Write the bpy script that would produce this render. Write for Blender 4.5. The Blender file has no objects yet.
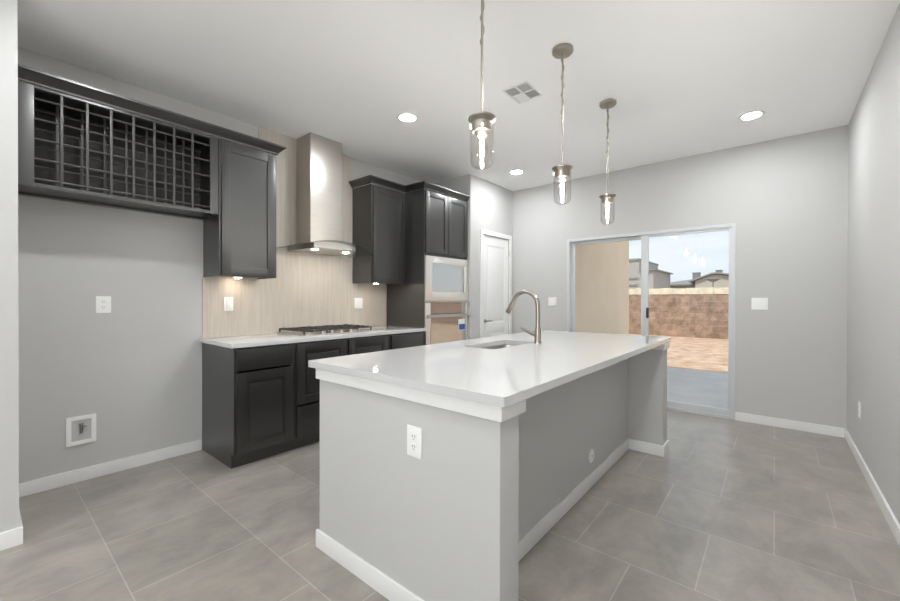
import bpy, bmesh, math, random
from mathutils import Vector, Matrix
random.seed(7)
SC = bpy.context.scene
COL = SC.collection

# ------------------------------------------------------------------ camera
CAM_F, CAM_A, CAM_P, CAM_R, CAM_H = 392.28, 0.6923, -0.0043, 0.0017, 1.2377
F = Vector((math.cos(CAM_A), math.sin(CAM_A), 0)); R = Vector((math.sin(CAM_A), -math.cos(CAM_A), 0)); U = Vector((0, 0, 1))
F2 = F*math.cos(CAM_P) + U*math.sin(CAM_P); U2 = U*math.cos(CAM_P) - F*math.sin(CAM_P)
R3 = R*math.cos(CAM_R) + U2*math.sin(CAM_R); U3 = U2*math.cos(CAM_R) - R*math.sin(CAM_R)
cd = bpy.data.cameras.new('camera'); cam = bpy.data.objects.new('camera', cd); COL.objects.link(cam)
cd.sensor_fit = 'HORIZONTAL'; cd.sensor_width = 36; cd.lens = CAM_F/900*36; cd.clip_start = 0.02; cd.clip_end = 500
cam.matrix_world = Matrix(((R3.x, U3.x, -F2.x, 0), (R3.y, U3.y, -F2.y, 0), (R3.z, U3.z, -F2.z, CAM_H), (0, 0, 0, 1)))
SC.camera = cam

# ------------------------------------------------------------------ view, world, sun, lamp levels
SC.view_settings.view_transform = 'Standard'; SC.view_settings.look = 'None'
SC.view_settings.gamma = 1; SC.view_settings.use_curve_mapping = False
SC.view_settings.exposure = 0.10
SC.cycles.diffuse_bounces = 8; SC.cycles.max_bounces = 14; SC.cycles.transparent_max_bounces = 24
SKY_STRENGTH = 1.3
SUN_ENERGY = 2.6
CAN_L = 285.0          # downlight lens radiance
FILL_GLOBE_L = 25.0         # radiance of the added fill globes
BULB_L = 820.0
PUCK_L = 85.0

def N(nt, typ, **kw):
    n = nt.nodes.new(typ)
    for k, v in kw.items():
        if hasattr(n, k): setattr(n, k, v)
        else: n.inputs[k.replace('_', ' ')].default_value = v
    return n

w = bpy.data.worlds.new('world'); SC.world = w; w.use_nodes = True
nt = w.node_tree; nt.nodes.clear()
tc = N(nt, 'ShaderNodeTexCoord')
mp = N(nt, 'ShaderNodeMapping'); mp.inputs['Scale'].default_value = (2.2, 2.2, 7.0)
nz = N(nt, 'ShaderNodeTexNoise'); nz.inputs['Scale'].default_value = 1.6; nz.inputs['Detail'].default_value = 5; nz.inputs['Roughness'].default_value = 0.5
cr = N(nt, 'ShaderNodeValToRGB')
cr.color_ramp.elements[0].position = 0.36; cr.color_ramp.elements[0].color = (0.50, 0.60, 0.70, 1)
cr.color_ramp.elements[1].position = 0.68; cr.color_ramp.elements[1].color = (0.70, 0.74, 0.78, 1)
bg = N(nt, 'ShaderNodeBackground'); bg.inputs['Strength'].default_value = SKY_STRENGTH
wo = N(nt, 'ShaderNodeOutputWorld')
for a, b in ((tc.outputs['Generated'], mp.inputs['Vector']), (mp.outputs[0], nz.inputs['Vector']), (nz.outputs[0], cr.inputs[0]), (cr.outputs[0], bg.inputs['Color']), (bg.outputs[0], wo.inputs[0])):
    nt.links.new(a, b)

sd = bpy.data.lights.new('sun', 'SUN'); sd.energy = SUN_ENERGY; sd.angle = 0.01; sd.color = (1.0, 0.95, 0.86)
sun = bpy.data.objects.new('sun', sd); COL.objects.link(sun)
sun_dir = Vector((1.0, 0.04, -1.12)).normalized()          # the way the light travels: from behind the house
sun.rotation_euler = sun_dir.to_track_quat('-Z', 'Y').to_euler()
sun.location = (-6, 0, 9)

# ------------------------------------------------------------------ materials
def mat(name, color=(.5, .5, .5), rough=.5, metal=0., spec=.5, bump=None, var=None, emit=None, coat=0., coat_rough=.03):
    m = bpy.data.materials.new(name); m.use_nodes = True; nt = m.node_tree
    p = nt.nodes['Principled BSDF']
    p.inputs['Base Color'].default_value = (*color, 1); p.inputs['Roughness'].default_value = rough
    p.inputs['Metallic'].default_value = metal; p.inputs['Specular IOR Level'].default_value = spec
    p.inputs['Coat Weight'].default_value = coat; p.inputs['Coat Roughness'].default_value = coat_rough
    tc = N(nt, 'ShaderNodeTexCoord')
    if var:                                   # (scale xyz, noise scale, color2, detail)
        mp = N(nt, 'ShaderNodeMapping'); mp.inputs['Scale'].default_value = var[0]
        nz = N(nt, 'ShaderNodeTexNoise'); nz.inputs['Scale'].default_value = var[1]; nz.inputs['Detail'].default_value = var[3]
        mx = N(nt, 'ShaderNodeMix', data_type='RGBA')
        mx.inputs[6].default_value = (*color, 1); mx.inputs[7].default_value = (*var[2], 1)
        cr = N(nt, 'ShaderNodeValToRGB'); cr.color_ramp.elements[0].position = .3; cr.color_ramp.elements[1].position = .7
        nt.links.new(tc.outputs['Object'], mp.inputs['Vector']); nt.links.new(mp.outputs[0], nz.inputs['Vector'])
        nt.links.new(nz.outputs[0], cr.inputs[0]); nt.links.new(cr.outputs[0], mx.inputs[0]); nt.links.new(mx.outputs[2], p.inputs['Base Color'])
    if bump:                                  # (noise scale, strength)
        nz = N(nt, 'ShaderNodeTexNoise'); nz.inputs['Scale'].default_value = bump[0]; nz.inputs['Detail'].default_value = 3
        bp = N(nt, 'ShaderNodeBump'); bp.inputs['Strength'].default_value = bump[1]; bp.inputs['Distance'].default_value = .004
        nt.links.new(tc.outputs['Object'], nz.inputs['Vector']); nt.links.new(nz.outputs[0], bp.inputs['Height']); nt.links.new(bp.outputs[0], p.inputs['Normal'])
    if emit:
        p.inputs['Emission Color'].default_value = (*emit[0], 1); p.inputs['Emission Strength'].default_value = emit[1]
    return m

def glass(name, tint=(1, 1, 1), ior=1.45, extra=0.0):
    m = bpy.data.materials.new(name); m.use_nodes = True; nt = m.node_tree; nt.nodes.clear()
    tr = N(nt, 'ShaderNodeBsdfTransparent'); tr.inputs[0].default_value = (*tint, 1)
    gl = N(nt, 'ShaderNodeBsdfGlossy'); gl.inputs['Roughness'].default_value = 0.02
    fr = N(nt, 'ShaderNodeLayerWeight'); fr.inputs['Blend'].default_value = .5
    pw = N(nt, 'ShaderNodeMath', operation='POWER'); pw.inputs[1].default_value = 4.0
    ad = N(nt, 'ShaderNodeMath', operation='MULTIPLY_ADD', use_clamp=True); ad.inputs[1].default_value = .6; ad.inputs[2].default_value = ((ior-1)/(ior+1))**2 + extra
    mx = N(nt, 'ShaderNodeMixShader'); o = N(nt, 'ShaderNodeOutputMaterial')
    nt.links.new(fr.outputs['Facing'], pw.inputs[0]); nt.links.new(pw.outputs[0], ad.inputs[0]); nt.links.new(ad.outputs[0], mx.inputs[0])
    nt.links.new(tr.outputs[0], mx.inputs[1]); nt.links.new(gl.outputs[0], mx.inputs[2]); nt.links.new(mx.outputs[0], o.inputs[0])
    return m

WALL = mat('wall_paint', (.528, .526, .520), .75, spec=.25, bump=(180, .05))
CEIL = mat('ceiling_paint', (.93, .93, .93), .9, spec=.1, bump=(120, .06))
TRIM = mat('white_trim_paint', (.78, .78, .775), .35, spec=.4)
QUARTZ = mat('white_quartz', (.61, .61, .61), .05, spec=.6, var=((1, 1, 1), 60, (.60, .60, .605), 2))
CAB = mat('espresso_wood', (.009, .0086, .0082), .36, spec=1.0, var=((14, 14, 1.0), 4, (.013, .0122, .0115), 4), coat=.5, coat_rough=.34)
LATT_LIT = mat('lattice_wood_lit', (.050, .047, .044), .42, spec=.6)  # cabinet wood painted lighter, for the light the bars catch
CABIN = mat('cabinet_interior', (.045, .043, .041), .7, spec=.3)
STEEL = mat('brushed_steel', (.60, .57, .53), .36, 1.0, var=((1, 1, 60), 6, (.54, .51, .475), 2))
APPL = mat('appliance_steel', (.92, .885, .83), .30, 1.0)
NICKEL = mat('brushed_nickel', (.42, .385, .335), .28, 1.0)
CHROME = mat('chrome', (.75, .75, .75), .12, 1.0)
BLACKGLASS = mat('oven_glass', (.50, .48, .45), .04, .75, spec=1.0, coat=1.0)
IRON = mat('cast_iron', (.045, .042, .04), .5, spec=.5)
PLASTIC = mat('white_plastic', (.86, .86, .85), .3, spec=.5)
SLOT = mat('dark_slot', (.12, .12, .12), .5)
VINYL = mat('white_vinyl', (.58, .595, .61), .35, spec=.4)
WGLASS = glass('window_glass', (.97, .98, .98), 1.40)
PGLASS = glass('shade_glass', (.965, .96, .95), 1.5, .0)
HGLASS = glass('hood_glass', (.80, .84, .82), 1.5, .04)
DOORP = mat('door_paint', (.82, .82, .82), .4, spec=.4)
LENS = mat('lit_lens', (1, 1, 1), .4, emit=((.97, .99, 1), CAN_L))
GLOBE = mat('fill_globe_glow', (1, 1, 1), .4, emit=((.965, .99, 1), FILL_GLOBE_L))
BULB = mat('lit_bulb', (1, .95, .85), .3, emit=((1, .93, .82), BULB_L))
FROST = mat('bulb_glow', (1, .97, .9), .3, emit=((1, .975, .93), BULB_L))
PUCK = mat('lit_puck', (1, .9, .75), .3, emit=((1, .86, .68), PUCK_L))
HOODLED = mat('lit_hood_lamp', (1, .95, .85), .3, emit=((1, .94, .84), 200))
RUBBER = mat('black_gasket', (.03, .03, .03), .6)
STUCCO = mat('tan_stucco', (.84, .69, .52), .95, spec=.1, bump=(60, .5), var=((1, 1, 1), 3, (.80, .655, .49), 4))
CONCRETE = mat('grey_concrete', (.60, .595, .60), .85, spec=.2, var=((1, 1, 1), 3, (.52, .515, .52), 6))
VENTSHADE = mat('vent_louver_shaded', (.62, .62, .62), .6)  # shade painted into white louvers that turn away from the view
HOUSEGREY = mat('grey_stucco', (.42, .415, .40), .95, spec=.1)
HOUSETAN = mat('beige_stucco', (.50, .48, .43), .95, spec=.1)
ROOF = mat('grey_shingles', (.30, .295, .285), .9, spec=.1, bump=(8, .5))
METALGREY = mat('grey_sheet_metal', (.22, .22, .23), .6)
BLUE = mat('blue_print', (.03, .14, .42), .4)
PAPER = mat('white_paper', (.85, .85, .84), .6)
COPPER = mat('brass_valve', (.35, .34, .33), .3, 1.0)

# floor: 0.518 x 0.512 m square tile in half-bond
def floor_mat():
    m = bpy.data.materials.new('floor_tile'); m.use_nodes = True; nt = m.node_tree; p = nt.nodes['Principled BSDF']; L = nt.links.new
    tc = N(nt, 'ShaderNodeTexCoord'); sx = N(nt, 'ShaderNodeSeparateXYZ'); L(tc.outputs['Object'], sx.inputs[0])
    ax = N(nt, 'ShaderNodeMath', operation='ADD'); ax.inputs[1].default_value = -0.41 + 40*0.512
    ay = N(nt, 'ShaderNodeMath', operation='ADD'); ay.inputs[1].default_value = 0.259 + 40*0.518
    L(sx.outputs['X'], ax.inputs[0]); L(sx.outputs['Y'], ay.inputs[0])
    cx = N(nt, 'ShaderNodeCombineXYZ'); L(ay.outputs[0], cx.inputs['X']); L(ax.outputs[0], cx.inputs['Y'])
    br = N(nt, 'ShaderNodeTexBrick'); br.offset = .5; br.offset_frequency = 2; br.squash = 1; br.squash_frequency = 1
    br.inputs['Scale'].default_value = 1; br.inputs['Brick Width'].default_value = .518; br.inputs['Row Height'].default_value = .512
    br.inputs['Mortar Size'].default_value = .0028; br.inputs['Mortar Smooth'].default_value = .15; br.inputs['Bias'].default_value = 0
    br.inputs['Color1'].default_value = (.300, .278, .250, 1); br.inputs['Color2'].default_value = (.330, .306, .278, 1)
    br.inputs['Mortar'].default_value = (.42, .40, .37, 1)
    L(cx.outputs[0], br.inputs['Vector'])
    mp = N(nt, 'ShaderNodeMapping'); mp.inputs['Scale'].default_value = (1.0, 1.5, 1); L(tc.outputs['Object'], mp.inputs['Vector'])
    nz = N(nt, 'ShaderNodeTexNoise'); nz.inputs['Scale'].default_value = 3.0; nz.inputs['Detail'].default_value = 9; nz.inputs['Roughness'].default_value = .68; nz.inputs['Distortion'].default_value = .35
    L(mp.outputs[0], nz.inputs['Vector'])
    cr = N(nt, 'ShaderNodeValToRGB'); cr.color_ramp.elements[0].position = .32; cr.color_ramp.elements[0].color = (.75, .75, .75, 1)
    cr.color_ramp.elements[1].position = .70; cr.color_ramp.elements[1].color = (1.20, 1.19, 1.17, 1)
    L(nz.outputs[0], cr.inputs[0])
    mx = N(nt, 'ShaderNodeMix', data_type='RGBA', blend_type='MULTIPLY'); mx.inputs[0].default_value = 1
    L(br.outputs['Color'], mx.inputs[6]); L(cr.outputs[0], mx.inputs[7]); L(mx.outputs[2], p.inputs['Base Color'])
    nb = N(nt, 'ShaderNodeTexNoise'); nb.inputs['Scale'].default_value = 9; nb.inputs['Detail'].default_value = 6; L(tc.outputs['Object'], nb.inputs['Vector'])
    m1 = N(nt, 'ShaderNodeMath', operation='MULTIPLY'); m1.inputs[1].default_value = .35; L(nb.outputs[0], m1.inputs[0])
    sb = N(nt, 'ShaderNodeMath', operation='SUBTRACT'); L(m1.outputs[0], sb.inputs[0]); L(br.outputs['Fac'], sb.inputs[1])
    bp = N(nt, 'ShaderNodeBump'); bp.inputs['Strength'].default_value = .35; bp.inputs['Distance'].default_value = .003
    L(sb.outputs[0], bp.inputs['Height']); L(bp.outputs[0], p.inputs['Normal'])
    rr = N(nt, 'ShaderNodeMapRange'); rr.inputs['To Min'].default_value = .22; rr.inputs['To Max'].default_value = .40
    L(nz.outputs[0], rr.inputs['Value']); L(rr.outputs[0], p.inputs['Roughness'])
    p.inputs['Specular IOR Level'].default_value = .5
    return m
FLOOR = floor_mat()

def splash_mat():
    m = bpy.data.materials.new('streaked_tile'); m.use_nodes = True; nt = m.node_tree; p = nt.nodes['Principled BSDF']; L = nt.links.new
    tc = N(nt, 'ShaderNodeTexCoord'); mp = N(nt, 'ShaderNodeMapping'); mp.inputs['Scale'].default_value = (16, 1, .9); L(tc.outputs['Object'], mp.inputs['Vector'])
    nz = N(nt, 'ShaderNodeTexNoise'); nz.inputs['Scale'].default_value = 2.6; nz.inputs['Detail'].default_value = 6; nz.inputs['Roughness'].default_value = .65
    L(mp.outputs[0], nz.inputs['Vector'])
    cr = N(nt, 'ShaderNodeValToRGB'); e = cr.color_ramp.elements
    e[0].position = .25; e[0].color = (.46, .41, .355, 1); e[1].position = .75; e[1].color = (.585, .54, .485, 1)
    L(nz.outputs[0], cr.inputs[0]); L(cr.outputs[0], p.inputs['Base Color']); p.inputs['Roughness'].default_value = .4; p.inputs['Specular IOR Level'].default_value = .4
    return m
SPLASH = splash_mat()

def dirt_mat():
    m = bpy.data.materials.new('orange_dirt'); m.use_nodes = True; nt = m.node_tree; p = nt.nodes['Principled BSDF']; L = nt.links.new
    tc = N(nt, 'ShaderNodeTexCoord'); mp = N(nt, 'ShaderNodeMapping'); mp.inputs['Scale'].default_value = (1, 1, 1); L(tc.outputs['Object'], mp.inputs['Vector'])
    nz = N(nt, 'ShaderNodeTexNoise'); nz.inputs['Scale'].default_value = 3.2; nz.inputs['Detail'].default_value = 9; nz.inputs['Roughness'].default_value = .7; L(mp.outputs[0], nz.inputs['Vector'])
    cr = N(nt, 'ShaderNodeValToRGB'); e = cr.color_ramp.elements
    e[0].position = .35; e[0].color = (.50, .31, .20, 1); e[1].position = .66; e[1].color = (.80, .61, .46, 1)
    L(nz.outputs[0], cr.inputs[0]); L(cr.outputs[0], p.inputs['Base Color']); p.inputs['Roughness'].default_value = 1; p.inputs['Specular IOR Level'].default_value = .1
    bp = N(nt, 'ShaderNodeBump'); bp.inputs['Strength'].default_value = .8; bp.inputs['Distance'].default_value = .05; L(nz.outputs[0], bp.inputs['Height']); L(bp.outputs[0], p.inputs['Normal'])
    return m
DIRT = dirt_mat()

def block_mat():
    m = bpy.data.materials.new('brown_block'); m.use_nodes = True; nt = m.node_tree; p = nt.nodes['Principled BSDF']; L = nt.links.new
    tc = N(nt, 'ShaderNodeTexCoord'); sx = N(nt, 'ShaderNodeSeparateXYZ'); L(tc.outputs['Object'], sx.inputs[0])
    cx = N(nt, 'ShaderNodeCombineXYZ'); L(sx.outputs['Y'], cx.inputs['X']); L(sx.outputs['Z'], cx.inputs['Y'])
    br = N(nt, 'ShaderNodeTexBrick'); br.inputs['Scale'].default_value = 1; br.inputs['Brick Width'].default_value = .42; br.inputs['Row Height'].default_value = .2
    br.inputs['Mortar Size'].default_value = .010; br.inputs['Mortar Smooth'].default_value = .6
    br.inputs['Color1'].default_value = (.40, .285, .215, 1); br.inputs['Color2'].default_value = (.30, .215, .165, 1); br.inputs['Mortar'].default_value = (.42, .32, .255, 1)
    L(cx.outputs[0], br.inputs['Vector'])
    nz = N(nt, 'ShaderNodeTexNoise'); nz.inputs['Scale'].default_value = 4; nz.inputs['Detail'].default_value = 8; nz.inputs['Roughness'].default_value = .7; L(tc.outputs['Object'], nz.inputs['Vector'])
    cr = N(nt, 'ShaderNodeValToRGB'); e = cr.color_ramp.elements; e[0].position = .35; e[0].color = (.6, .6, .6, 1); e[1].position = .7; e[1].color = (1.35, 1.3, 1.25, 1)
    mx = N(nt, 'ShaderNodeMix', data_type='RGBA', blend_type='MULTIPLY'); mx.inputs[0].default_value = 1
    L(nz.outputs[0], cr.inputs[0]); L(br.outputs['Color'], mx.inputs[6]); L(cr.outputs[0], mx.inputs[7]); L(mx.outputs[2], p.inputs['Base Color'])
    p.inputs['Roughness'].default_value = 1; p.inputs['Specular IOR Level'].default_value = .1
    bp = N(nt, 'ShaderNodeBump'); bp.inputs['Strength'].default_value = .7; bp.inputs['Distance'].default_value = .03; L(nz.outputs[0], bp.inputs['Height']); L(bp.outputs[0], p.inputs['Normal'])
    return m
BLOCK = block_mat()
CAP = mat('cream_cap_stone', (.80, .74, .60), 1, spec=.1, bump=(12, .8), var=((1, 1, 1), 6, (.62, .56, .44), 6))

# ------------------------------------------------------------------ mesh building
class MB:
    def __init__(s): s.bm = bmesh.new()
    def box(s, x0, y0, z0, x1, y1, z1, bev=0):
        x0, x1 = sorted((x0, x1)); y0, y1 = sorted((y0, y1)); z0, z1 = sorted((z0, z1))
        v = [s.bm.verts.new(c) for c in ((x0,y0,z0),(x1,y0,z0),(x1,y1,z0),(x0,y1,z0),(x0,y0,z1),(x1,y0,z1),(x1,y1,z1),(x0,y1,z1))]
        fs = [s.bm.faces.new([v[i] for i in q]) for q in ((3,2,1,0),(4,5,6,7),(0,1,5,4),(1,2,6,5),(2,3,7,6),(3,0,4,7))]
        if bev:
            es = list({e for f in fs for e in f.edges})
            bmesh.ops.bevel(s.bm, geom=es, offset=bev, segments=2, affect='EDGES', profile=.7)
        return s
    def prism(s, pts, vec):                       # polygon (3-D points) swept along vec
        a = [s.bm.verts.new(p) for p in pts]; b = [s.bm.verts.new(Vector(p)+Vector(vec)) for p in pts]
        n = len(a)
        fs = [s.bm.faces.new(a[::-1]), s.bm.faces.new(b)]
        for i in range(n): fs.append(s.bm.faces.new((a[i], a[(i+1) % n], b[(i+1) % n], b[i])))
        bmesh.ops.recalc_face_normals(s.bm, faces=fs)
        return s
    def lathe(s, prof, c, n=32, axis='Z', closed=False):
        rings = []
        for r, h in prof:
            ring = []
            for k in range(n):
                a = 2*math.pi*k/n; ca, sa = math.cos(a)*r, math.sin(a)*r
                p = {'Z': (ca, sa, h), 'Y': (ca, h, sa), 'X': (h, ca, sa)}[axis]
                ring.append(s.bm.verts.new((c[0]+p[0], c[1]+p[1], c[2]+p[2])))
            rings.append(ring)
        fs = []
        m = len(rings)
        for i in range(m if closed else m-1):
            a, b = rings[i], rings[(i+1) % m]
            for k in range(n): fs.append(s.bm.faces.new((a[k], a[(k+1) % n], b[(k+1) % n], b[k])))
        if not closed:
            fs.append(s.bm.faces.new(rings[0][::-1])); fs.append(s.bm.faces.new(rings[-1]))
        bmesh.ops.recalc_face_normals(s.bm, faces=fs)
        return s
    def tube(s, pts, r, n=12):
        pts = [Vector(p) for p in pts]; m = len(pts); rr = r if isinstance(r, (list, tuple)) else [r]*m
        rings = []; up = None
        for i, p in enumerate(pts):
            t = (pts[min(i+1, m-1)] - pts[max(i-1, 0)]).normalized()
            if up is None: up = t.orthogonal().normalized()
            up = (up - t*up.dot(t)).normalized(); sd = t.cross(up)
            rings.append([s.bm.verts.new(p + (up*math.cos(2*math.pi*k/n) + sd*math.sin(2*math.pi*k/n))*rr[i]) for k in range(n)])
        fs = []
        for a, b in zip(rings, rings[1:]):
            for k in range(n): fs.append(s.bm.faces.new((a[k], a[(k+1) % n], b[(k+1) % n], b[k])))
        fs += [s.bm.faces.new(rings[0][::-1]), s.bm.faces.new(rings[-1])]
        bmesh.ops.recalc_face_normals(s.bm, faces=fs)
        return s
    def loops(s, loops, cap0=False, cap1=False):   # stack of equal-length closed loops
        rings = [[s.bm.verts.new(p) for p in l] for l in loops]; fs = []
        for a, b in zip(rings, rings[1:]):
            n = len(a)
            for k in range(n): fs.append(s.bm.faces.new((a[k], a[(k+1) % n], b[(k+1) % n], b[k])))
        if cap0: fs.append(s.bm.faces.new(rings[0][::-1]))
        if cap1: fs.append(s.bm.faces.new(rings[-1]))
        bmesh.ops.recalc_face_normals(s.bm, faces=fs)
        return s

ROOTS = {}
def obj(name, mb, m, parent=None, label=None, cat=None, group=None, kind=None, smooth=True, base=None):
    bm = mb.bm
    if parent is not None: o0 = ROOTS[parent.name]
    elif base is not None: o0 = Vector(base)
    elif kind: o0 = Vector((0, 0, 0))
    else:
        xs = [v.co for v in bm.verts]
        o0 = Vector(((min(c.x for c in xs)+max(c.x for c in xs))/2, (min(c.y for c in xs)+max(c.y for c in xs))/2, min(c.z for c in xs)))
    for v in bm.verts: v.co -= o0
    me = bpy.data.meshes.new(name); bm.to_mesh(me); bm.free()
    me.materials.append(m)
    if smooth:
        for p in me.polygons: p.use_smooth = True
        me.set_sharp_from_angle(angle=math.radians(32))
    o = bpy.data.objects.new(name, me); COL.objects.link(o)
    if parent is not None: o.parent = parent
    else: o.location = o0
    ROOTS[o.name] = o0
    tag(o, label, cat, group, kind)
    return o
def tag(o, label=None, cat=None, group=None, kind=None):
    if label: o['label'] = label
    if cat: o['category'] = cat
    if group: o['group'] = group
    if kind: o['kind'] = kind
    return o
def thing(name, loc, label=None, cat=None, group=None, kind=None):
    o = bpy.data.objects.new(name, None); COL.objects.link(o); o.location = loc; o.empty_display_size = .1
    ROOTS[o.name] = Vector(loc); tag(o, label, cat, group, kind)
    return o
def copy_tree(o, parent=None):
    c = o.copy(); COL.objects.link(c)
    if parent is not None: c.parent = parent
    for ch in list(o.children): copy_tree(ch, c)
    return c
def B(*a, bev=0): return MB().box(*a, bev=bev)

# ------------------------------------------------------------------ room numbers (metres)
YW, YR, XP, ZC = 3.616, -0.4956, 4.9616, 2.7962        # cabinet wall, right wall, patio wall, ceiling
XPAN, YPAN = 3.940, 2.938                               # pantry box
XS, YS = 0.133, 2.925                                   # stub wall end
XB = -5.6                                               # wall behind the camera
T = .14
S = 'structure'

# ------------------------------------------------------------------ structure
obj('floor', B(XB-T, YR-T, -.12, XP+T, YW+T, 0), FLOOR, kind=S, smooth=False)
obj('ceiling', B(XB-T, YR-T, ZC, XP+T, YW+T, ZC+.14), CEIL, kind=S, smooth=False)
obj('wall_left', B(XS-.2, YW+.0005, 0, XPAN+.1, YW+T, ZC), WALL, kind=S, smooth=False)
obj('wall_right', B(XB-T, YR-T, 0, XP+T, YR, ZC), WALL, kind=S, smooth=False)
mb = MB(); ODL, ODR, ODT = 2.114, .315, 2.02
mb.box(XP, YR-T, 0, XP+T, ODR, ZC).box(XP, ODL, 0, XP+T, YW+T, ZC).box(XP, ODR, ODT, XP+T, ODL, ZC)
obj('wall_far', mb, WALL, kind=S, smooth=False)
mb = MB().box(XB, YS, 0, XS, YS+.69, ZC)
obj('wall_stub', mb, WALL, kind=S, smooth=False)
# pantry box: wall with a door opening
DX0, DX1, DZ = 4.205, 4.865, 2.085
mb = MB().box(XPAN, YPAN, 0, DX0, YPAN+.11, ZC).box(DX1, YPAN, 0, XP, YPAN+.11, ZC).box(DX0, YPAN, DZ, DX1, YPAN+.11, ZC).box(XPAN, YPAN+.11, 0, XPAN+.11, YW, ZC)
obj('wall_pantry', mb, WALL, kind=S, smooth=False)
# wall behind the camera with two windows
W1 = (-.05, 1.05); W2 = (1.45, 2.55); WZ = (.75, 2.15)
mb = MB().box(XB-T, YR-T, 0, XB, YW+T, WZ[0]).box(XB-T, YR-T, WZ[1], XB, YW+T, ZC)
mb.box(XB-T, YR-T, WZ[0], XB, W1[0], WZ[1]).box(XB-T, W1[1], WZ[0], XB, W2[0], WZ[1]).box(XB-T, W2[1], WZ[0], XB, YW+T, WZ[1])
obj('wall_near', mb, WALL, kind=S, smooth=False)
for i, (a, b) in enumerate((W1, W2)):
    o = thing('window_%d' % (i+1), (XB-.06, (a+b)/2, WZ[0]), kind=S)
    m = MB(); x0, x1 = XB-.10, XB-.03
    m.box(x0, a, WZ[0], x1, a+.05, WZ[1]).box(x0, b-.05, WZ[0], x1, b, WZ[1]).box(x0, a+.05, WZ[0], x1, b-.05, WZ[0]+.05).box(x0, a+.05, WZ[1]-.05, x1, b-.05, WZ[1]).box(x0, a+.05, 1.43, x1, b-.05, 1.47)
    obj('window_frame', m, VINYL, o, smooth=False)
    obj('window_glass', B(XB-.067, a+.05, WZ[0]+.05, XB-.063, b-.05, WZ[1]-.05), WGLASS, o, smooth=False)
# eaves of the house
obj('roof_overhang', B(XB-.5, YR-.6, ZC+.15, XP+.62, YW+.7, ZC+.30), STUCCO, kind=S, smooth=False)

# baseboards: 85 mm, small eased top
BH, BT = .085, .013
def bboard(name, segs):
    m = MB()
    for a in segs: m.box(*a, bev=.003)
    return obj(name, m, TRIM, kind=S)
bboard('baseboard_left', [(XS+BT, YW-BT, 0, 1.172, YW, BH)])
bboard('baseboard_right', [(XB, YR, 0, XP-.002, YR+BT, BH)])
bboard('baseboard_far', [(XP-BT, YR+BT, 0, XP, ODR-.003, BH), (XP-BT, ODL+.003, 0, XP, YPAN-BT, BH)])
bboard('baseboard_stub', [(XB, YS-BT, 0, XS+BT, YS, BH), (XS, YS, 0, XS+BT, YW-.001, BH)])
bboard('baseboard_pantry', [(XPAN+.001, YPAN-BT, 0, 4.145, YPAN, BH), (4.925, YPAN-BT, 0, XP-BT, YPAN, BH)])

# ------------------------------------------------------------------ pantry door
m = MB(); c0, c1 = DX0-.058, DX1+.055
m.box(c0, YPAN-.018, 0, DX0+.004, YPAN, DZ+.058, bev=.004).box(DX1-.004, YPAN-.018, 0, c1, YPAN, DZ+.058, bev=.004).box(DX0+.004, YPAN-.018, DZ-.004, DX1-.004, YPAN, DZ+.058, bev=.004)
obj('trim_1', m, TRIM, kind=S)
d = thing('door_1', ((DX0+DX1)/2, YPAN+.02, 0), kind=S)
m = MB(); a, b = DX0+.006, DX1-.006; yf = YPAN+.006; sw = .105
m.box(a, yf+.008, .012, b, yf+.035, DZ-.006)
m.box(a, yf, .012, a+sw, yf+.008, DZ-.006, bev=.002).box(b-sw, yf, .012, b, yf+.008, DZ-.006, bev=.002)
for z0, z1 in ((.012, .22), (.80, .92), (DZ-.135, DZ-.006)): m.box(a+sw, yf, z0, b-sw, yf+.008, z1, bev=.002)
m.box(a+sw+.03, yf+.002, .25, b-sw-.03, yf+.008, .77, bev=.004).box(a+sw+.03, yf+.002, .95, b-sw-.03, yf+.008, DZ-.165, bev=.004)
obj('door_slab', m, DOORP, d)
m = MB().lathe([(.026, -.008), (.026, 0)], (a+.062, yf, .945), 24, 'Y').lathe([(.009, -.045), (.009, -.006)], (a+.062, yf, .945), 14, 'Y')
m.tube([(a+.062, yf-.045, .945), (a+.10, yf-.047, .947), (a+.17, yf-.043, .944)], [.009, .008, .006])
obj('lever_handle', m, NICKEL, d, label='satin nickel lever handle')
for z in (.25, 1.05, 1.88):
    obj('hinge', MB().tube([(b+.004, yf-.006, z-.045), (b+.004, yf-.006, z+.045)], .007), NICKEL, d)

# ------------------------------------------------------------------ sliding patio door
d = thing('door_2', (XP+.05, (ODL+ODR)/2, 0), kind=S)
x0, x1 = XP-.006, XP+.10
m = MB().box(x0, ODL-.035, 0, x1, ODL, ODT, bev=.003).box(x0, ODR, 0, x1, ODR+.03, ODT, bev=.003).box(x0, ODR+.03, ODT-.035, x1, ODL-.035, ODT, bev=.003).box(x0, ODR+.03, 0, x1, ODL-.035, .03, bev=.003)
obj('door_frame', m, VINYL, d)
def panel(name, ya, yb, xc, sl, sr, zt, zb):
    m = MB(); z0, z1 = .03, ODT-.035; h = .018
    m.box(xc-h, ya, z0, xc+h, ya+sr, z1, bev=.003).box(xc-h, yb-sl, z0, xc+h, yb, z1, bev=.003)
    m.box(xc-h, ya+sr, z1-zt, xc+h, yb-sl, z1, bev=.003).box(xc-h, ya+sr, z0, xc+h, yb-sl, z0+zb, bev=.003)
    f = obj(name, m, VINYL, d)
    obj('glass_pane', B(xc-.003, ya+sr, z0+zb, xc+.003, yb-sl, z1-zt), WGLASS, f, smooth=False)
    return f
panel('fixed_panel', 1.150, ODL-.035, XP+.070, .048, .05, .04, .07)
sp = panel('sliding_panel', ODR+.03, 1.212, XP+.026, .075, .028, .028, .062)
m = MB().box(XP-.022, 1.126, 1.02, XP+.008, 1.150, 1.14, bev=.004)
obj('latch_handle', m, RUBBER, sp)

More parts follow.
